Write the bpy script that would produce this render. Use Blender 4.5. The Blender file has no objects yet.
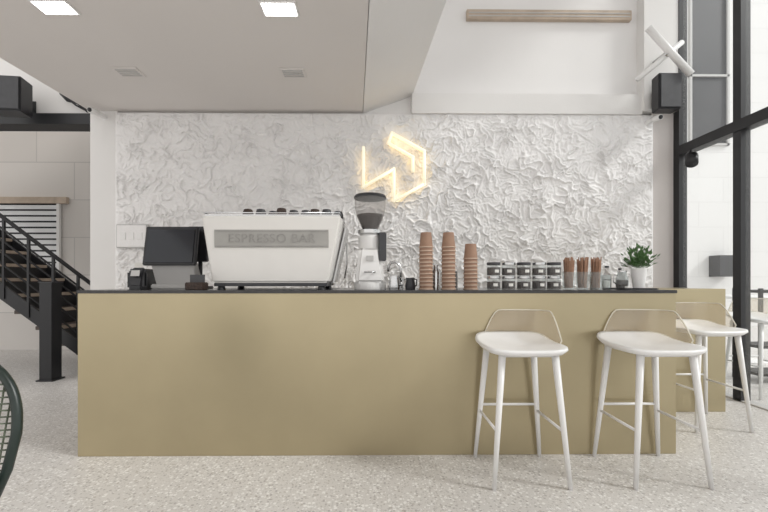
import bpy, bmesh, math, random
from mathutils import Vector, noise, Matrix
random.seed(4)
scn = bpy.context.scene
scn.view_settings.view_transform = 'Standard'
scn.view_settings.look = 'None'

# ---------------------------------------------------------------- materials
def mat(name, col, rough=0.5, metal=0.0, bump=None, var=None, emis=None, spec=None):
    m = bpy.data.materials.new(name); m.use_nodes = True
    nt = m.node_tree; b = nt.nodes['Principled BSDF']
    b.inputs['Base Color'].default_value = (*col, 1)
    b.inputs['Roughness'].default_value = rough
    b.inputs['Metallic'].default_value = metal
    if spec is not None: b.inputs['Specular IOR Level'].default_value = spec
    if emis:
        b.inputs['Emission Color'].default_value = (*emis[0], 1); b.inputs['Emission Strength'].default_value = emis[1]
    tc = nt.nodes.new('ShaderNodeTexCoord')
    if var:   # (scale, amount)
        n = nt.nodes.new('ShaderNodeTexNoise'); n.inputs['Scale'].default_value = var[0]; n.inputs['Detail'].default_value = 5
        r = nt.nodes.new('ShaderNodeValToRGB'); a = var[1]
        r.color_ramp.elements[0].color = (*[c*(1-a) for c in col], 1); r.color_ramp.elements[0].position = .3
        r.color_ramp.elements[1].color = (*[min(1, c*(1+a)) for c in col], 1); r.color_ramp.elements[1].position = .7
        nt.links.new(tc.outputs['Object'], n.inputs['Vector'])
        nt.links.new(n.outputs['Fac'], r.inputs['Fac']); nt.links.new(r.outputs['Color'], b.inputs['Base Color'])
    if bump:  # (scale, strength)
        n = nt.nodes.new('ShaderNodeTexNoise'); n.inputs['Scale'].default_value = bump[0]; n.inputs['Detail'].default_value = 6
        bp = nt.nodes.new('ShaderNodeBump'); bp.inputs['Strength'].default_value = bump[1]; bp.inputs['Distance'].default_value = .01
        nt.links.new(tc.outputs['Object'], n.inputs['Vector'])
        nt.links.new(n.outputs['Fac'], bp.inputs['Height']); nt.links.new(bp.outputs['Normal'], b.inputs['Normal'])
    return m

def clear_mat(name, col, fac, rough=.05):
    m = bpy.data.materials.new(name); m.use_nodes = True; nt = m.node_tree
    nt.nodes.remove(nt.nodes['Principled BSDF'])
    o = nt.nodes['Material Output']; t = nt.nodes.new('ShaderNodeBsdfTransparent'); g = nt.nodes.new('ShaderNodeBsdfPrincipled')
    t.inputs['Color'].default_value = (*col, 1)
    g.inputs['Base Color'].default_value = (*col, 1); g.inputs['Roughness'].default_value = rough
    mx = nt.nodes.new('ShaderNodeMixShader'); mx.inputs[0].default_value = fac
    nt.links.new(t.outputs[0], mx.inputs[1]); nt.links.new(g.outputs[0], mx.inputs[2]); nt.links.new(mx.outputs[0], o.inputs['Surface'])
    return m

M = {}
M['wall'] = mat('paint_white', (.76, .745, .73), .8, bump=(60, .1), var=(1.2, .02))
M['upper'] = mat('paint_upper', (.79, .775, .765), .8, bump=(60, .1), var=(1.2, .02))
M['ceil'] = mat('ceiling_paint', (.73, .695, .67), .85, bump=(50, .08), var=(.9, .02))
M['plaster'] = mat('crumpled_plaster', (.83, .815, .81), .75, bump=(38, .4), var=(3, .03))
M['column'] = mat('column_paint', (.62, .58, .56), .8, bump=(60, .1), var=(2, .03))
M['black'] = mat('black_metal', (.012, .012, .014), .45, bump=(200, .05))
M['blackpl'] = mat('black_plastic', (.015, .015, .018), .35, bump=(200, .03))
M['darkgrey'] = mat('dark_grey', (.05, .05, .055), .5, var=(20, .1))
M['white'] = mat('white_lacquer', (.80, .79, .78), .32, var=(8, .02))
M['whitem'] = mat('white_machine', (.75, .73, .70), .4, var=(6, .02))
M['steel'] = mat('brushed_steel', (.6, .6, .6), .25, 1, bump=(120, .05))
M['greyplate'] = mat('grey_plate', (.36, .35, .33), .45, .2, var=(10, .05))
M['greyletter'] = mat('grey_letter', (.30, .29, .275), .5, var=(10, .05))
M['counter'] = mat('champagne_laminate', (.43, .365, .235), .30, .6, bump=(300, .03), var=(1.3, .07))
M['stone'] = mat('dark_stone', (.03, .028, .028), .18, var=(30, .3))
M['kraft'] = mat('kraft_paper', (.31, .19, .13), .75, var=(20, .08))
M['kraftrim'] = mat('kraft_rim', (.56, .42, .33), .7, var=(20, .05))
M['wood'] = mat('wood_sticks', (.34, .19, .12), .6, var=(40, .2))
M['woodl'] = mat('wood_light', (.48, .39, .31), .6, var=(8, .15))
M['coffee'] = mat('coffee_beans', (.04, .022, .015), .5, bump=(150, .8), var=(80, .5))
M['glass'] = clear_mat('clear_glass', (.93, .95, .95), .10)
M['winglass'] = clear_mat('window_glass', (.96, .975, .98), .06, .02)
M['acryl'] = clear_mat('clear_acrylic', (.93, .90, .85), .14, .15)
M['acrylrim'] = mat('acrylic_rim', (.66, .62, .52), .3, var=(10, .05))
M['smoke'] = clear_mat('smoked_glass', (.80, .79, .78), .12)
M['label'] = mat('paper_label', (.8, .78, .74), .7, var=(10, .03))
M['leaf'] = mat('leaf_green', (.075, .16, .05), .55, var=(15, .4))
M['soil'] = mat('soil', (.05, .03, .02), .9, bump=(60, .8))
M['green'] = mat('dark_green_lacquer', (.012, .022, .018), .35, var=(10, .1))
M['cane'] = mat('cane_weave', (.12, .14, .10), .7, var=(60, .3))
M['screen'] = mat('pos_screen', (.01, .012, .018), .12, var=(5, .1))
M['led'] = mat('led_panel', (1, 1, 1), .5, emis=((1, .98, .94), 6))
M['neon'] = mat('neon_tube', (.9, .85, .7), .5, emis=((1, .90, .66), .55))
M['neonback'] = mat('neon_back', (1, .8, .4), .5, emis=((1, .70, .28), 1.9))
M['vent'] = mat('vent_grey', (.5, .49, .48), .6, var=(10, .03))
M['stairwood'] = mat('stair_wood', (.07, .05, .04), .5, var=(12, .3))
M['blind'] = mat('louver_blind', (.80, .81, .82), .5, var=(5, .05))

def block_wall(name, c1, c2, c3):
    m = bpy.data.materials.new(name); m.use_nodes = True; nt = m.node_tree; b = nt.nodes['Principled BSDF']
    tc = nt.nodes.new('ShaderNodeTexCoord'); mp = nt.nodes.new('ShaderNodeMapping'); mp.inputs['Rotation'].default_value = (math.radians(90), 0, 0)
    br = nt.nodes.new('ShaderNodeTexBrick'); br.inputs['Scale'].default_value = 1
    br.inputs['Brick Width'].default_value = 1.2; br.inputs['Row Height'].default_value = .6; br.inputs['Mortar Size'].default_value = .008
    br.inputs['Color1'].default_value = (*c1, 1); br.inputs['Color2'].default_value = (*c2, 1); br.inputs['Mortar'].default_value = (*c3, 1)
    nt.links.new(tc.outputs['Object'], mp.inputs[0]); nt.links.new(mp.outputs[0], br.inputs['Vector'])
    nt.links.new(br.outputs['Color'], b.inputs['Base Color']); b.inputs['Roughness'].default_value = .85
    return m
M['block'] = block_wall('concrete_block', (.66, .63, .60), (.62, .59, .56), (.50, .48, .46))
M['facade'] = block_wall('facade_panels', (.80, .79, .78), (.78, .77, .76), (.70, .69, .68))

def terrazzo():
    m = bpy.data.materials.new('terrazzo'); m.use_nodes = True; nt = m.node_tree; b = nt.nodes['Principled BSDF']
    tc = nt.nodes.new('ShaderNodeTexCoord')
    def mixc(a, bcol, fac):
        mx = nt.nodes.new('ShaderNodeMix'); mx.data_type = 'RGBA'
        nt.links.new(fac, mx.inputs[0])
        if isinstance(a, tuple): mx.inputs[6].default_value = a
        else: nt.links.new(a, mx.inputs[6])
        mx.inputs[7].default_value = bcol
        return mx.outputs[2]
    n = nt.nodes.new('ShaderNodeTexNoise'); n.inputs['Scale'].default_value = 2.2; n.inputs['Detail'].default_value = 6
    nt.links.new(tc.outputs['Object'], n.inputs['Vector'])
    out = mixc((.62, .595, .57, 1), (.53, .51, .49, 1), n.outputs['Fac'])
    for sc, th, c, k in ((52, .28, (.80, .79, .77, 1), .7), (54, .22, (.26, .24, .23, 1), .6), (36, .15, (.34, .30, .26, 1), .6), (90, .24, (.36, .34, .32, 1), .5)):
        v = nt.nodes.new('ShaderNodeTexVoronoi'); v.inputs['Scale'].default_value = sc
        nt.links.new(tc.outputs['Object'], v.inputs['Vector'])
        sep = nt.nodes.new('ShaderNodeSeparateColor'); nt.links.new(v.outputs['Color'], sep.inputs[0])
        th_ = nt.nodes.new('ShaderNodeMath'); th_.operation = 'MULTIPLY'; th_.inputs[1].default_value = th*1.9
        nt.links.new(sep.outputs[0], th_.inputs[0])
        lt = nt.nodes.new('ShaderNodeMath'); lt.operation = 'LESS_THAN'
        nt.links.new(v.outputs['Distance'], lt.inputs[0]); nt.links.new(th_.outputs[0], lt.inputs[1])
        mu = nt.nodes.new('ShaderNodeMath'); mu.operation = 'MULTIPLY'; mu.inputs[1].default_value = k
        nt.links.new(lt.outputs[0], mu.inputs[0])
        out = mixc(out, c, mu.outputs[0])
    nt.links.new(out, b.inputs['Base Color']); b.inputs['Roughness'].default_value = .4
    return m
M['floor'] = terrazzo()

# ---------------------------------------------------------------- mesh helpers
def link(ob, parent=None):
    scn.collection.objects.link(ob)
    if parent: ob.parent = parent
    return ob
def empty(name, loc=(0, 0, 0), rot=0):
    e = bpy.data.objects.new(name, None); e.location = loc; e.rotation_euler[2] = rot; e.empty_display_size = .1
    return link(e)
def from_bm(name, bm, m, parent=None, smooth=False):
    me = bpy.data.meshes.new(name); bmesh.ops.recalc_face_normals(bm, faces=bm.faces[:]); bm.to_mesh(me); bm.free()
    if m: me.materials.append(M[m])
    if smooth:
        for p in me.polygons: p.use_smooth = True
    return link(bpy.data.objects.new(name, me), parent)
def box(name, x0, x1, y0, y1, z0, z1, m, parent=None, bev=0, rot=None):
    bm = bmesh.new(); bmesh.ops.create_cube(bm, size=1)
    c = Vector(((x0+x1)/2, (y0+y1)/2, (z0+z1)/2))
    for v in bm.verts: v.co = Vector((v.co.x*(x1-x0), v.co.y*(y1-y0), v.co.z*(z1-z0)))
    if bev: bmesh.ops.bevel(bm, geom=bm.edges[:], offset=bev, segments=2, affect='EDGES')
    if rot: bm.transform(rot)
    bm.transform(Matrix.Translation(c))
    return from_bm(name, bm, m, parent)
def prism(name, pts, m, parent=None, bev=0):
    bm = bmesh.new(); v = [bm.verts.new(p) for p in pts]
    for f in ((0,3,2,1),(4,5,6,7),(0,1,5,4),(1,2,6,5),(2,3,7,6),(3,0,4,7)): bm.faces.new([v[i] for i in f])
    if bev: bmesh.ops.bevel(bm, geom=bm.edges[:], offset=bev, segments=3, affect='EDGES')
    return from_bm(name, bm, m, parent)
def lathe(name, prof, m, parent=None, loc=(0, 0, 0), seg=28, smooth=True):
    bm = bmesh.new(); rings = []
    for r, z in prof:
        if r < 1e-5: rings.append([bm.verts.new((loc[0], loc[1], loc[2]+z))])
        else: rings.append([bm.verts.new((loc[0]+r*math.cos(2*math.pi*i/seg), loc[1]+r*math.sin(2*math.pi*i/seg), loc[2]+z)) for i in range(seg)])
    for a, b in zip(rings, rings[1:]):
        for i in range(seg):
            j = (i+1) % seg
            if len(a) == 1 and len(b) == 1: continue
            if len(a) == 1: bm.faces.new((a[0], b[i], b[j]))
            elif len(b) == 1: bm.faces.new((a[i], a[j], b[0]))
            else: bm.faces.new((a[i], a[j], b[j], b[i]))
    o = from_bm(name, bm, m, parent, False)
    if smooth:
        for p in o.data.polygons: p.use_smooth = True
        try: o.data.set_sharp_from_angle(angle=math.radians(40))
        except Exception: pass
    return o
def tube(name, pts, r, m, parent=None, cyclic=False, r2=None, seg=10, square=False):
    bm = bmesh.new(); pts = [Vector(p) for p in pts]; n = len(pts); rings = []
    up = None
    for i, p in enumerate(pts):
        if cyclic: t = (pts[(i+1) % n]-pts[i-1]).normalized()
        else: t = (pts[min(i+1, n-1)]-pts[max(i-1, 0)]).normalized()
        if up is None:
            up = Vector((0, 1, 0)) if abs(t.y) < .9 else Vector((0, 0, 1))
        a = (up - t*up.dot(t)).normalized(); b = t.cross(a); up = a
        rr = r if r2 is None else r+(r2-r)*i/(n-1)
        s = 4 if square else seg; off = math.pi/4 if square else 0
        rings.append([bm.verts.new(p+a*rr*math.cos(2*math.pi*k/s+off)+b*rr*math.sin(2*math.pi*k/s+off)) for k in range(s)])
    s = len(rings[0])
    for i in range(n if cyclic else n-1):
        A = rings[i]; B = rings[(i+1) % n]
        for k in range(s): bm.faces.new((A[k], A[(k+1) % s], B[(k+1) % s], B[k]))
    if not cyclic: bm.faces.new(rings[0]); bm.faces.new(rings[-1][::-1])
    return from_bm(name, bm, m, parent, not square)

# ================================================================= ROOM
YB = 4.35
f = box('floor', -9, 14, -3, 12, -.1, 0, 'floor')
box('wall_back', -3.17, 3.44, YB, YB+.2, 0, 5.4, 'upper')
def plaster():
    x0, x1, z0, z1 = -2.87, 3.12, .0, 2.97
    nx, nz = 760, 374
    bm = bmesh.new(); g = []
    for j in range(nz+1):
        row = []
        for i in range(nx+1):
            x = x0+(x1-x0)*i/nx; z = z0+(z1-z0)*j/nz
            if z < .8:
                row.append(bm.verts.new((x, YB-.06, z))); continue
            p = Vector((x, z, 0))
            w = Vector((noise.noise(p*4+Vector((5, 0, 0))), noise.noise(p*4+Vector((0, 9, 3))), 0))*.10
            w2 = Vector((noise.noise(p*13+Vector((1, 7, 0))), noise.noise(p*13+Vector((4, 9, 3))), 0))*.035
            q = p+w+w2
            a = noise.noise(Vector((q.x*7+q.y*4, q.y*8-q.x*3, 1.0))); b = noise.noise(Vector((q.x*10-q.y*7, q.y*9+q.x*7, 4.0))); c = noise.noise(q*22+Vector((2, 2, 7)))
            d = noise.noise(q*3.1+Vector((8, 1, 2)))
            r1 = max(0, 1-abs(a)*8.5)**1.4; r2 = max(0, 1-abs(b)*7.5)**1.4; r3 = max(0, 1-abs(c)*3.0)
            m1 = max(0, min(1, .5+1.6*noise.noise(p*4.5+Vector((0, 0, 11))))); m2 = max(0, min(1, .5+1.6*noise.noise(p*5.2+Vector((0, 6, 21)))))
            h = .028*r1*m1+.024*r2*m2+.006*r3+.008*d+.004*noise.noise(q*38)
            e = min(1, min(i, nx-i, nz-j)/3)
            row.append(bm.verts.new((x, YB-.06-h*e, z)))
        g.append(row)
    for j in range(nz):
        for i in range(nx): bm.faces.new((g[j][i], g[j][i+1], g[j+1][i+1], g[j+1][i]))
    def ret(vs):
        bk = [bm.verts.new((v.co.x, YB+.002, v.co.z)) for v in vs]
        for k in range(len(vs)-1): bm.faces.new((vs[k], vs[k+1], bk[k+1], bk[k]))
    ret(g[-1]); ret([r[0] for r in g]); ret([r[-1] for r in g])
    return from_bm('wall_textured_plaster', bm, 'plaster', None, True)
plaster()
box('trim_1', 3.12, 3.36, YB-.05, YB, 0, 3.0, 'column')
box('trim_2', -3.17, -2.87, YB-.03, YB, 0, 3.0, 'wall')
box('trim_3', 2.98, 3.36, YB-.12, YB, 3.0, 5.4, 'wall')
box('trim_4', .41, 2.98, YB-.09, YB, 2.97, 3.19, 'wall')
prism('ceiling', [(-3.17, -3, 3.0), (.27, -3, 3.0), (-.14, YB, 3.0), (-3.17, YB, 3.0),
                  (-3.17, -3, 3.4), (.27, -3, 3.4), (-.14, YB, 3.4), (-3.17, YB, 3.4)], 'ceil')
prism('trim_5', [(.275, -3, 3.0), (.285, -3, 3.0), (-.13, YB, 3.0), (-.135, YB, 3.0),
                 (.275, -3, 3.4), (.98, -3, 3.22), (.42, YB, 3.20), (-.135, YB, 3.4)], 'upper')
box('ceiling_upper', -3.17, 3.44, -.6, YB+.2, 5.4, 5.5, 'upper')
box('trim_6', -9, -3.17, YB-.02, YB+.2, 2.86, 2.98, 'black')
box('wall_left_lintel', -9, -3.17, YB+.03, YB+.2, 2.98, 5.4, 'wall')
box('wall_stairwell', -9, -2.0, 6.2, 6.35, 0, 5.4, 'block')
box('wall_stairwell_side', -2.2, -2.0, YB+.2, 6.2, 0, 5.4, 'wall')

# ---- louvered window in stairwell
w = empty('window_1', (-5.45, 6.18, 1.0))
box('lintel', -.9, .58, -.06, 0, 1.33, 1.43, 'woodl', w)
box('frame_l', -.9, -.86, -.05, 0, .2, 1.33, 'white', w); box('frame_r', .42, .46, -.05, 0, .2, 1.33, 'white', w)
box('frame_b', -.9, .46, -.05, 0, .16, .20, 'white', w)
box('pane', -.86, .42, -.012, 0, .2, 1.33, 'black', w)
for i in range(12):
    z = .23+i*.092
    box('louver_%d' % i, -.86, .42, -.045, -.02, z, z+.062, 'blind', w, rot=Matrix.Rotation(.25, 4, 'X'))

# ---- staircase
st = empty('staircase', (-3.2, 4.62, 0))
for i in range(14):
    x = -.05-.25*i; z = .19*(i+1)
    box('tread_%d' % i, x-.29, x, 0, 1.0, z-.045, z, 'stairwood', st, .004)
    box('dark_infill_%d' % i, x-.27, x-.25, 0, 1.0, z, z+.145, 'black', st)  # black boards added between the open treads to darken the stair
    box('nosing_%d' % i, x-.001, x+.008, 0, 1.0, z-.035, z+.004, 'woodl', st)
def slope(x): return -x*.76
for yy, nm in ((-.03, 'near'), (1.0, 'far')):
    prism('stringer_'+nm, [(-3.5, yy, slope(-3.5)-.10), (0, yy, 0), (0, yy+.03, 0), (-3.5, yy+.03, slope(-3.5)-.10),
                           (-3.5, yy, slope(-3.5)+.16), (0, yy, .16), (0, yy+.03, .16), (-3.5, yy+.03, slope(-3.5)+.16)], 'black', st)
yy = -.03
for k in range(6):
    h = .97-.14*k
    tube('rail_%d' % k, [(-.02, yy, h), (-3.4, yy, h+slope(-3.38))], .022 if k == 0 else .011, 'black', st)
for k in range(12):
    x = -.02-.29*k
    tube('baluster_%d' % k, [(x, yy, slope(x)+.0 if k else 0), (x, yy, slope(x)+.97)], .018, 'black', st, square=True)
np_ = empty('stair_newel_post', (-3.64, 4.36, 0))
box('post', -.07, .07, -.07, .07, 0, 1.09, 'black', np_, .004); box('cap', -.078, .078, -.078, .078, 1.09, 1.10, 'darkgrey', np_)
box('base_plate', -.09, .09, -.09, .09, 0, .015, 'black', np_)

# ---- right window wall (glazed curtain wall)
XW = 3.40
wn = empty('window_2', (XW, 0, 0))
for i, y in enumerate((-2.0, -.2, 1.5, 3.50, 4.22)):
    box('mullion_%d' % i, -.04, .05, y, y+(.08 if i == 3 else .10), 0, 5.4, 'black', wn)
box('threshold', -.04, .06, -2, 4.22, 0, .012, 'vent', wn)
box('transom_mid', -.05, .06, -2, 4.22, 2.50, 2.60, 'black', wn)
box('transom_top', -.04, .06, -2, 4.22, 5.3, 5.4, 'black', wn)
box('glass', .0, .008, -2, 4.22, .012, 5.3, 'winglass', wn)

# ---- neighbour building outside
nb = empty('neighbour_building', (9, 9.2, 0))
box('facade', -5.5, 5, 0, .2, 0, 9, 'facade', nb)
box('opening', -1.4, -.55, -.02, .0, 4.4, 8, 'darkgrey', nb)
for i, (a, b) in enumerate(((-1.45, -1.4), (-.55, -.50))): box('sash_%d' % i, a, b, -.06, 0, 4.35, 8.05, 'vent', nb)
for i, z in enumerate((4.35, 6.0)): box('sash_h%d' % i, -1.45, -.5, -.06, 0, z, z+.05, 'vent', nb)
box('dark_block', -.95, -.55, -.3, 0, 1.2, 1.7, 'darkgrey', nb)  # plain dark box standing in for a small dark object outside

# ================================================================= COUNTER
ct = empty('bar_counter', (0, 2.46, 0))
box('front_body', -1.885, 1.94, 0, .70, 0, 1.035, 'counter', ct, .002)
box('return_body', 1.5, 2.98, .78, 1.35, 0, 1.045, 'counter', ct, .002)
box('link_body', 1.5, 1.935, .70, .78, 0, 1.035, 'counter', ct)
box('worktop', -1.89, 1.945, -.005, .779, 1.035, 1.055, 'stone', ct, .002)
CT = 1.055

# ================================================================= STOOLS
def stool(x, y, rot=0):
    e = empty('bar_stool', (x, y, 0), rot)
    a, b = .145, .205
    for i, (sx, sy) in enumerate(((-1, -1), (1, -1), (1, 1), (-1, 1))):
        tube('leg_%d' % (i+1), [(sx*b, sy*(b-.01), 0), (sx*a, sy*a, .71)], .0115, 'white', e, r2=.020, seg=12)
    def at(sx, sy, z):
        t = z/.70; return (sx*(b+(a-b)*t), sy*(b-.01+(a-b+.01)*t), z)
    tube('footrest_back', [at(-1, 1, .34), at(1, 1, .34)], .008, 'white', e)
    tube('footrest_left', [at(-1, -1, .30), at(-1, 1, .30)], .008, 'white', e)
    tube('footrest_right', [at(1, -1, .30), at(1, 1, .30)], .008, 'white', e)
    tube('frame_front', [(-a, -a, .71), (a, -a, .71)], .012, 'white', e); tube('frame_back', [(-a, a, .71), (a, a, .71)], .012, 'white', e)
    bm = bmesh.new(); N = 48; R = 12
    def sp(r, th):
        c, s = math.cos(th), math.sin(th); n = 2/4.6
        X = .225*r*math.copysign(abs(c)**n, c); Y = .205*r*math.copysign(abs(s)**n, s)
        z = .742+.052*max(0, Y/.205)**2.2 + .012*(abs(X)/.225)**3 - .012*max(0, 1-r*1.2)
        return X, Y, z
    top = [[bm.verts.new(sp(0, 0))]]; bot = [[bm.verts.new((0, 0, .705))]]
    for k in range(1, R+1):
        r = k/R; rt = []; rb = []
        for i in range(N):
            X, Y, z = sp(r, 2*math.pi*i/N)
            rt.append(bm.verts.new((X, Y, z))); sh = .93
            rb.append(bm.verts.new((X*sh, Y*sh, z-.034)))
        top.append(rt); bot.append(rb)
    for L in (top, bot):
        for i in range(N): bm.faces.new((L[0][0], L[1][i], L[1][(i+1) % N]))
        for A, B in zip(L[1:], L[2:]):
            for i in range(N): bm.faces.new((A[i], A[(i+1) % N], B[(i+1) % N], B[i]))
    mid = [bm.verts.new((v.co.x*1.012, v.co.y*1.012, v.co.z-.014)) for v in top[-1]]
    for A, B in ((top[-1], mid), (mid, bot[-1])):
        for i in range(N): bm.faces.new((A[i], A[(i+1) % N], B[(i+1) % N], B[i]))
    from_bm('seat', bm, 'white', e, True)
    path = [(-.14, .195), (-.05, .205), (.06, .205), (.14, .198), (.19, .17), (.213, .12), (.22, .05), (.22, -.04)]
    P = []
    for i in range(len(path)-1):
        for t in (0, .25, .5, .75):
            P.append(tuple(path[i][k]*(1-t)+path[i+1][k]*t for k in (0, 1)))
    P.append(path[-1]); n = len(P)
    def hz(i):
        t = i/(n-1); e_ = min(1, t/.16) if t < .5 else min(1, (1-t)/.25)
        return .77+.16*math.sin(e_*math.pi/2)
    bm = bmesh.new(); lo = [bm.verts.new((p[0], p[1], .735+.045*max(0, p[1]/.205)**2)) for p in P]; hi = [bm.verts.new((p[0]*1.05, p[1]*1.05, hz(i))) for i, p in enumerate(P)]
    for i in range(n-1): bm.faces.new((lo[i], lo[i+1], hi[i+1], hi[i]))
    o = from_bm('clear_back', bm, 'acryl', e, True); s = o.modifiers.new('t', 'SOLIDIFY'); s.thickness = .004
    rim = [(P[0][0], P[0][1], .77)]+[(p[0]*1.05, p[1]*1.05, hz(i)) for i, p in enumerate(P)]+[(P[-1][0], P[-1][1], .745)]
    tube('back_rim', rim, .0042, 'acrylrim', e, seg=6)
    return e
stool(.84, 2.24); stool(1.60, 2.24); stool(2.56, 2.99); stool(3.80, 3.75)

tb = empty('patio_table', (5.15, 5.3, 0))
lathe('top', [(0, .87), (.42, .87), (.43, .885), (.42, .90), (0, .90)], 'white', tb, seg=40)
lathe('column', [(0, 0), (.24, 0), (.24, .015), (.03, .03), (.03, .87), (0, .87)], 'white', tb)
sh = empty('patio_shelf', (4.50, 4.25, 0))
for i, z in enumerate((.08, .38, .68, .98)): box('shelf_%d' % i, -.35, .35, -.15, .15, z, z+.03, 'black', sh)
for i, (x, y) in enumerate(((-.35, -.15), (.35, -.15), (-.35, .15), (.35, .15))): box('upright_%d' % i, x-.015, x+.015, y-.015, y+.015, 0, 1.03, 'black', sh)

# ================================================================= ESPRESSO MACHINE
em = empty('espresso_machine', (-.70, 2.86, CT))
prism('body', [(-.41, -.23, .045), (.38, -.23, .045), (.38, .20, .045), (-.41, .20, .045),
               (-.475, -.25, .50), (.475, -.25, .50), (.475, .25, .50), (-.475, .25, .50)], 'whitem', em, .014)
box('top_tray', -.46, .46, -.235, .24, .50, .512, 'steel', em, .003)
tube('top_rail', [(-.46, -.235, .522), (.46, -.235, .522), (.46, .24, .522), (-.46, .24, .522)], .004, 'steel', em, cyclic=True, seg=6)
def tilt(x, z, off=.0):
    y = -.23-.02*(z-.045)/.455-off; return (x, y, z)
def plate(nm, x0, x1, z0, z1, off, m):
    a, b, c, d = tilt(x0, z0, off), tilt(x1, z0, off), tilt(x1, z1, off), tilt(x0, z1, off)
    bk = [(p[0], p[1]+off+.004, p[2]) for p in (a, b, c, d)]
    return prism(nm, [a, b, bk[1], bk[0], d, c, bk[2], bk[3]], m, em)
plate('name_plate', -.385, .385, .285, .405, .005, 'greyplate')
plate('plate_slot_top', -.375, .375, .392, .398, .008, 'greyletter')
plate('plate_slot_bottom', -.375, .375, .292, .298, .008, 'greyletter')
cu = bpy.data.curves.new('lettering', 'FONT'); cu.body = 'ESPRESSO BAR'; cu.size = .085; cu.extrude = .001; cu.align_x = 'CENTER'; cu.align_y = 'CENTER'; cu.space_character = 1.1
cu.materials.append(M['greyletter']); to = bpy.data.objects.new('lettering', cu); to.location = (0, -.2515, .345); to.rotation_euler = (math.radians(92), 0, 0); link(to, em)
box('drip_tray', -.40, .37, -.22, .24, .022, .045, 'darkgrey', em, .003)
for i, (x, y) in enumerate(((-.36, -.19), (.33, -.19), (-.36, .2), (.33, .2))): lathe('foot_%d' % i, [(0, 0), (.028, 0), (.022, .024), (0, .024)], 'blackpl', em, (x, y, 0))
for s in (-1, 1):
    prism('side_panel_%d' % s, [(s*.385, .0, .05), (s*.40, 0, .05), (s*.40, .24, .05), (s*.385, .24, .05), (s*.478, .0, .46), (s*.49, 0, .46), (s*.49, .26, .46), (s*.478, .26, .46)], 'steel', em)
    tube('steam_wand_%d' % s, [(s*.44, .27, .42), (s*.47, .30, .36), (s*.47, .31, .2), (s*.45, .32, .08)], .006, 'steel', em)
for i, x in enumerate((-.28, 0, .28)):
    lathe('group_head_%d' % i, [(0, .22), (.045, .22), (.05, .26), (.05, .32), (0, .32)], 'steel', em, (x, .27, 0))
    tube('portafilter_%d' % i, [(x, .27, .20), (x, .34, .20), (x, .42, .18)], .015, 'blackpl', em)
for i in range(9):
    x = -.19+.078*i; y = -.15+.04*((i*7) % 3)
    h = .054 if i % 2 else .047
    lathe('cup_%d' % i, [(.036, .512), (.037, .516), (.036, .512+h*.55), (.028, .512+h), (.018, .515+h), (0, .515+h)], 'darkgrey' if i % 3 else 'coffee', em, (x, y, 0), 20)

# ================================================================= GRINDER
gr = empty('coffee_grinder', (-.035, 2.80, CT))
lathe('base', [(0, 0), (.115, 0), (.118, .02), (.112, .05), (.105, .055), (0, .055)], 'white', gr)
prism('body', [(-.105, -.12, .04), (.105, -.12, .04), (.105, .12, .04), (-.105, .12, .04),
               (-.075, -.09, .30), (.075, -.09, .30), (.075, .09, .30), (-.075, .09, .30)], 'white', gr, .025)
lathe('motor_collar', [(0, .29), (.08, .29), (.085, .31), (.085, .375), (.07, .39), (0, .39)], 'white', gr)
lathe('adjustment_ring', [(0, .385), (.06, .385), (.088, .40), (.088, .425), (.06, .435), (0, .435)], 'steel', gr)
lathe('beans', [(0, .436), (.054, .437), (.062, .455), (.094, .53), (.09, .538), (0, .55)], 'coffee', gr)
lathe('hopper', [(.056, .432), (.066, .45), (.10, .53), (.112, .60), (.112, .655)], 'smoke', gr)
lathe('hopper_lid', [(0, .655), (.116, .655), (.118, .665), (.11, .678), (.02, .685), (.018, .695), (0, .695)], 'blackpl', gr)
box('dosing_chute', .06, .115, -.10, -.02, .20, .40, 'darkgrey', gr, .006)
box('control_panel', -.025, .025, -.112, -.100, .20, .235, 'vent', gr)
tube('portafilter_fork', [(-.03, -.11, .12), (-.035, -.17, .12), (.035, -.17, .12), (.03, -.11, .12)], .006, 'steel', gr)

# ================================================================= POS etc
ps = empty('pos_terminal', (-1.44, 2.80, CT))
box('base', -.15, .16, -.06, .14, 0, .035, 'vent', ps, .008)
prism('neck', [(-.13, -.02, .03), (.15, -.02, .03), (.15, .10, .03), (-.13, .10, .03), (-.15, -.06, .19), (.16, -.06, .19), (.16, .0, .19), (-.15, .0, .19)], 'vent', ps, .006)
R = Matrix.Rotation(-.18, 4, 'X')
box('bezel', -.185, .185, -.075, -.045, .165, .445, 'blackpl', ps, .006, R)
box('screen', -.165, .165, -.083, -.073, .185, .425, 'screen', ps, .001, R)
box('rear_display', .06, .20, .05, .09, .2, .46, 'blackpl', ps, .005); tube('rear_pole', [(.14, .08, .0), (.14, .08, .22)], .015, 'blackpl', ps); box('rear_foot', .165, .21, .03, .15, 0, .02, 'blackpl', ps, .005)
rp = empty('receipt_printer', (-1.70, 2.84, CT))
box('case', -.07, .07, -.08, .08, 0, .13, 'blackpl', rp, .012); box('lid', -.06, .06, -.06, .06, .13, .145, 'darkgrey', rp, .004)
box('paper', -.03, .03, -.05, -.048, .14, .19, 'label', rp); box('slot', -.045, .045, -.084, -.078, .09, .1, 'darkgrey', rp)
cr = empty('card_reader', (-1.60, 2.62, CT))
box('shell', -.04, .04, -.04, .04, 0, .025, 'blackpl', cr, .006); box('keypad', -.037, .037, -.02, .0, .02, .15, 'blackpl', cr, .005, Matrix.Rotation(-.3, 4, 'X')); box('display', -.028, .028, -.036, -.03, .09, .13, 'vent', cr, 0, Matrix.Rotation(-.3, 4, 'X'))
bx = empty('utensil_caddy', (-1.16, 2.53, CT))
box('tray', -.07, .05, -.03, .05, 0, .05, 'coffee', bx, .005); box('cardholder', -.05, .04, .0, .02, .05, .10, 'darkgrey', bx)
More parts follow.
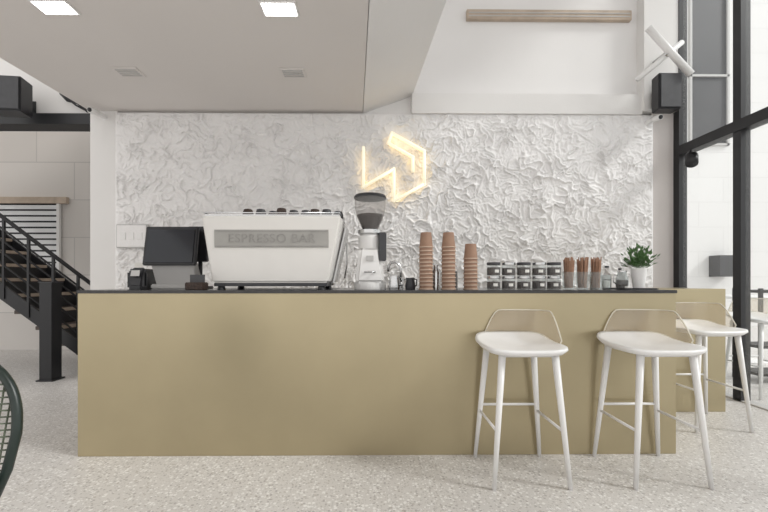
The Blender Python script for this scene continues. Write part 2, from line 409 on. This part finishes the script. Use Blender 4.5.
# ================================================================= CUP STACKS
def cupstack_inv(x, y, n):
    e = empty('paper_cup_stack', (x, y, CT)); step = .026
    for k in range(n):
        z = k*step
        top = z+.105
        lathe('cup_%d' % k, [(.047, z+.004), (.0365, top), (.035, top), (.034, top-.008), (0, top-.008)], 'kraft', e, seg=24)
        lathe('rim_%d' % k, [(.046, z), (.0515, z+.001), (.0515, z+.007), (.046, z+.008)], 'kraftrim', e, seg=24)
    return e
cupstack_inv(.352, 2.65, 12); cupstack_inv(.507, 2.65, 12); cupstack_inv(.660, 2.65, 9)

sk = empty('cocktail_shaker', (.43, 2.72, CT))
lathe('tin', [(0, 0), (.026, 0), (.031, .12), (.026, .135), (.018, .15), (.018, .17), (0, .175)], 'steel', sk)
pb = empty('syrup_pump_bottle', (.585, 2.90, CT))
lathe('bottle', [(0, 0), (.038, 0), (.04, .01), (.04, .16), (.015, .2), (.015, .22), (0, .22)], 'smoke', pb)
lathe('syrup', [(0, .005), (.036, .006), (.036, .13), (0, .13)], 'coffee', pb)
tube('pump', [(0, 0, .22), (0, 0, .265), (-.0, -.04, .27), (0, -.05, .255)], .006, 'blackpl', pb)
fa = empty('sink_faucet', (.20, 2.98, CT))
lathe('base', [(0, 0), (.025, 0), (.025, .03), (.014, .035), (0, .035)], 'steel', fa)
tube('gooseneck', [(0, 0, .03), (0, 0, .14), (-.01, 0, .18), (-.04, 0, .205), (-.075, 0, .20), (-.095, 0, .17), (-.097, 0, .13)], .010, 'steel', fa)
tube('handle', [(.0, 0, .06), (.05, 0, .08)], .007, 'steel', fa)
kt = empty('milk_pitcher', (.135, 2.70, CT))
lathe('jug', [(0, 0), (.038, 0), (.042, .02), (.034, .07), (.036, .095), (.033, .095), (.031, .07), (.038, .02), (0, .01)], 'steel', kt)
tube('handle', [(.034, 0, .085), (.062, 0, .08), (.062, 0, .035), (.04, 0, .025)], .005, 'steel', kt)
kt = empty('milk_pitcher', (.25, 2.72, CT))
lathe('jug', [(0, 0), (.034, 0), (.038, .02), (.03, .06), (.032, .08), (.029, .08), (.027, .06), (.034, .02), (0, .01)], 'darkgrey', kt)
tube('handle', [(.03, 0, .07), (.045, 0, .068), (.045, 0, .03), (.036, 0, .02)], .005, 'darkgrey', kt)

# ================================================================= JARS
for i, x in enumerate((.822, .926, 1.032, 1.138, 1.242)):
    e = empty('coffee_jar', (x, 2.66, CT))
    for k in range(2):
        z = .094*k
        lathe('glass_%d' % k, [(0, z+.001), (.044, z+.001), (.046, z+.006), (.046, z+.068), (.04, z+.076)], 'glass', e)
        lathe('beans_%d' % k, [(0, z+.004), (.0435, z+.004), (.0435, z+.052+.006*((i+k) % 2)), (0, z+.056)], 'coffee', e)
        lathe('lid_%d' % k, [(0, z+.074), (.045, z+.074), (.046, z+.078), (.046, z+.090), (.043, z+.093), (0, z+.093)], 'steel' if k == 0 or i % 2 else 'darkgrey', e)
        bm = bmesh.new(); c = []
        for t in range(7):
            a = -math.pi/2+(-.33+.66*t/6)+.25*math.sin(i*3+k)
            c.append((bm.verts.new((.0468*math.cos(a), .0468*math.sin(a), z+.022)), bm.verts.new((.0468*math.cos(a), .0468*math.sin(a), z+.042))))
        for t in range(6): bm.faces.new((c[t][0], c[t+1][0], c[t+1][1], c[t][1]))
        from_bm('label_%d' % k, bm, 'label', e, True)
# ================================================================= STICK GLASSES
for i, x in enumerate((1.345, 1.440, 1.535)):
    e = empty('glass_of_stir_sticks', (x, 2.66, CT))
    lathe('glass', [(0, .002), (.034, .002), (.036, 0), (.042, .12), (.040, .12), (.034, .01), (0, .01)], 'glass', e)
    for k in range(34):
        a = random.random()*6.28; r = .025*random.random()**.5; t = .03*random.random()
        tube('stick_%d' % k, [(r*math.cos(a), r*math.sin(a), .012), (r*math.cos(a)*1.4+.003, r*math.sin(a)*1.4, .225-t)], .0035, 'wood', e, square=True)
e = empty('sugar_glass', (1.618, 2.68, CT))
lathe('glass', [(0, .002), (.028, .002), (.032, .1), (.030, .1), (.026, .01), (0, .01)], 'glass', e); lathe('sugar', [(0, .012), (.025, .012), (.027, .06), (0, .062)], 'label', e)
tr = empty('serving_tray', (1.78, 2.68, CT))
box('plate', -.105, .13, -.10, .10, 0, .010, 'stone', tr, .003)
box('rim', -.11, .135, -.105, .105, .002, .008, 'blackpl', tr, .002)
gk = empty('glass_teapot', (1.738, 2.69, CT+.0105))
lathe('body', [(0, .001), (.03, .001), (.042, .02), (.042, .06), (.030, .09), (.028, .11), (.026, .11), (.028, .088), (.038, .06), (.038, .02), (0, .008)], 'glass', gk)
lathe('coffee', [(0, .009), (.034, .012), (.036, .03), (.036, .055), (0, .055)], 'coffee', gk)
lathe('lid', [(0, .11), (.030, .11), (.030, .12), (.008, .125), (.01, .140), (0, .142)], 'steel', gk)
tube('handle', [(-.028, 0, .09), (-.058, 0, .085), (-.060, 0, .04), (-.04, 0, .025)], .004, 'steel', gk)
for nm, bx_, by_, hh in (('olive_oil_bottle', 1.69, 2.95, .19), ('glass_bottle', 1.80, 2.97, .16), ('glass_bottle', 1.88, 2.93, .14)):
    e = empty(nm, (bx_, by_, CT))
    lathe('bottle', [(0, 0), (.03, 0), (.032, .01), (.032, hh*.6), (.014, hh*.8), (.014, hh), (0, hh)], 'smoke', e)
    lathe('content', [(0, .004), (.028, .005), (.028, hh*.45), (0, hh*.45)], 'woodl' if nm[0] == 'o' else 'coffee', e); lathe('cap', [(0, hh), (.016, hh), (.016, hh+.015), (0, hh+.015)], 'darkgrey', e)
pp = empty('potted_plant', (1.835, 2.66, CT+.0105))
lathe('pot', [(0, 0), (.034, 0), (.047, .10), (.047, .135), (.042, .135), (.041, .125), (0, .125)], 'white', pp); lathe('soil', [(0, .125), (.041, .125), (.041, .128), (0, .13)], 'soil', pp)
bm = bmesh.new()
for k in range(380):
    a = random.random()*6.283; el = random.uniform(.25, 1.5); L = random.uniform(.05, .085)+.11*math.sin(el)*random.random()
    d = Vector((math.cos(a)*math.cos(el), math.sin(a)*math.cos(el), math.sin(el)))
    base = Vector((0, 0, .133))+Vector((d.x, d.y, 0))*.02
    tip = base+d*L; side = d.cross(Vector((random.random()-.5, random.random()-.5, 1))).normalized()
    wd = random.uniform(.005, .009); st_ = base+d*L*.5
    v = [bm.verts.new(p) for p in (base, st_+side*.0012, tip-d*.032, tip-d*.016+side*wd, tip, tip-d*.016-side*wd)]
    bm.faces.new((v[0], v[1], v[2])); bm.faces.new((v[2], v[3], v[4], v[5]))
from_bm('leaves', bm, 'leaf', pp)

# ================================================================= SIGN
sg = empty('neon_logo_sign', (.0, YB-.135, 1.12))
def sp2(x, y): return ((x-375)/90*.985, 0, (280-y)/90*.985)
path = [(363.5, 148), (363.5, 187), (394, 169), (394, 201), (424.5, 184), (424.5, 151), (392, 133), (388.5, 143), (413, 157), (413, 171)]
for k in range(len(path)-1):
    a, b = Vector(sp2(*path[k])), Vector(sp2(*path[k+1])); d = (b-a).normalized()*.012
    tube('stroke_%d' % k, [a-d, b+d], .0165, 'neon', sg, seg=10)
    tube('backlight_%d' % k, [a+Vector((0, .028, 0)), b+Vector((0, .028, 0))], .009, 'neonback', sg, seg=6)
for k, p in enumerate(path):
    q = Vector(sp2(*p)); tube('standoff_%d' % k, [q, q+Vector((0, .10, 0))], .005, 'steel', sg, seg=6)

# ================================================================= WALL / CEILING FIXTURES
so = empty('wall_socket_panel', (-2.66, YB-.10, 1.60))
box('back_box', -.17, .17, -.012, .05, -.13, .13, 'vent', so, .004)
box('cover', -.158, .158, -.02, -.01, -.118, .118, 'plaster', so, .003)
for i in range(3): box('switch_%d' % i, -.12+.09*i, -.06+.09*i, -.026, -.018, -.04, .04, 'white', so, .002)
for i, (x, y) in enumerate(((-2.2, 2.67), (-.66, 2.67))):
    e = empty('ceiling_light', (x, y, 3.0))
    box('housing', -.125, .125, -.075, .075, -.010, 0, 'white', e, .003); box('diffuser', -.11, .11, -.06, .06, -.013, -.008, 'led', e)
for i, (x, y) in enumerate(((-2.22, 3.5), (-.74, 3.5))):
    e = empty('ceiling_vent', (x, y, 3.0))
    box('frame', -.11, .11, -.08, .08, -.010, 0, 'ceil', e, .003)
    for k in range(4): box('slat_%d' % k, -.09, .09, -.06+.032*k, -.045+.032*k, -.014, -.010, 'vent', e)
e = empty('linear_air_diffuser', (1.96, YB-.01, 4.10))
box('frame', -.93, .93, -.04, .01, -.055, .055, 'woodl', e, .004)
for k in range(2): box('slot_%d' % k, -.91, .91, -.046, -.038, -.025+.035*k, -.015+.035*k, 'vent', e)
def speaker(x, y, z, wx, wz, dp, rot, back):
    e = empty('wall_speaker', (x, y, z), rot)
    prism('cabinet', [(-wx/2*.85, dp, -wz/2), (-wx/2, -dp, -wz/2), (wx/2, -dp, -wz/2), (wx/2*.85, dp, -wz/2), (-wx/2*.85, dp, wz/2), (-wx/2, -dp, wz/2), (wx/2, -dp, wz/2), (wx/2*.85, dp, wz/2)], 'blackpl', e, .01)
    box('grille', -wx/2+.015, wx/2-.015, -dp-.01, -dp, -wz/2+.015, wz/2-.015, 'darkgrey', e, .004)
    tube('bracket', [(0, dp-.01, 0), (0, back, 0)], .015, 'black', e); box('wall_plate', -.05, .05, back-.01, back, -.08, .08, 'black', e)
speaker(3.12, 4.10, 3.12, .25, .38, .07, .0, .13)
speaker(-3.84, 4.10, 3.05, .34, .36, .10, .10, .28)
e = empty('cable_bundle', (-3.3, YB-.02, 3.12))
tube('cable', [(-.2, 0, .08), (-.12, -.01, .0), (-.02, 0, -.02), (.06, -.01, -.08), (.1, 0, -.12)], .018, 'black', e); tube('cable_2', [(-.2, 0, .08), (-.14, -.03, .05), (-.02, -.02, -.06), (.1, 0, -.12)], .01, 'black', e)
for x, z in ((-3.0, 2.93), (3.05, 2.88)):
    e = empty('security_camera', (x, YB-.22, z)); box('mount', -.02, .02, .05, .2, -.02, .02, 'white', e, .004); tube('body', [(0, -.05, -.02), (0, .06, 0)], .03, 'white', e, seg=16); tube('lens', [(0, -.056, -.021), (0, -.05, -.02)], .022, 'blackpl', e, seg=14)
e = empty('cross_tube_light', (3.10, 4.06, 3.52))
tube('tube_a', [(-.22, -.03, .26), (.22, -.05, -.24)], .036, 'white', e, seg=14); tube('tube_b', [(-.30, .02, -.26), (.18, .02, .14)], .028, 'white', e, seg=14)
tube('hub', [(0, -.05, 0), (0, .17, 0)], .03, 'steel', e)
e = empty('track_spotlight', (3.34, 4.06, 2.42))
tube('stem', [(.02, 0, .09), (0, 0, 0)], .01, 'black', e); tube('head', [(-.02, -.06, -.08), (.03, .0, .02)], .055, 'black', e, seg=16)

# ================================================================= FOREGROUND CHAIR
ch = empty('cane_back_chair', (-1.365, 1.17, 0), math.radians(10))
arch = []
for i in range(33):
    t = math.pi*i/32; n = 2/2.3
    arch.append((.25*math.copysign(abs(math.cos(t))**n, math.cos(t)), 0.05*math.sin(t), .64+.25*abs(math.sin(t))**n))
arch = [(.185, -.01, .42), (.225, 0, .53)]+arch+[(-.225, 0, .53), (-.185, -.01, .42)]
tube('back_frame', arch, .014, 'green', ch, seg=12)
for k in range(25):
    x = -.24+.02*k; zt = .64+.25*max(0, 1-(abs(x)/.25)**2.3)**(1/2.3)
    tube('cane_v%d' % k, [(x*.9, -.006, .50), (x, .03, zt-.01)], .0028, 'cane', ch, seg=5)
for k in range(18):
    z = .51+.02*k; xx = .225 if z < .64 else .25*max(0, 1-((z-.64)/.25)**2.3)**(1/2.3)
    tube('cane_h%d' % k, [(-xx, .002*k-.004, z), (xx, .002*k-.004, z)], .0028, 'cane', ch, seg=5)
tube('back_bottom_rail', [(-.215, 0, .50), (.215, 0, .50)], .012, 'green', ch)
lathe('seat', [(0, .42), (.22, .42), (.235, .435), (.235, .465), (.21, .48), (0, .485)], 'green', ch, (0, -.2, 0), 36)
for i, (a, b) in enumerate((((.15, -.35), (.19, -.42)), ((-.15, -.35), (-.19, -.42)), ((.17, -.03), (.20, .04)), ((-.17, -.03), (-.20, .04)))):
    tube('leg_%d' % (i+1), [(b[0], b[1], 0), (a[0], a[1], .43)], .012, 'green', ch, r2=.018)

# ================================================================= LIGHT
wd = bpy.data.worlds.new('sky'); scn.world = wd; wd.use_nodes = True; nt = wd.node_tree
bg = nt.nodes['Background']; bg.inputs['Color'].default_value = (1.0, .985, .965, 1); bg.inputs['Strength'].default_value = 1.25
s = bpy.data.lights.new('sun', 'SUN'); s.energy = 2.4; s.angle = math.radians(12); s.color = (1, .975, .94)
so_ = link(bpy.data.objects.new('sun', s)); so_.rotation_euler = Vector((-1.0, .36, -.85)).to_track_quat('-Z', 'Y').to_euler()

# ================================================================= CAMERA
cam = bpy.data.cameras.new('camera'); co = link(bpy.data.objects.new('camera', cam))
co.location = (0, 0, 1.12); co.rotation_euler = (math.radians(90), 0, -math.radians(.6))
cam.sensor_width = 36; cam.lens = 385/768*36; cam.shift_y = 24/768; cam.shift_x = 5/768; cam.clip_start = .05
scn.camera = co
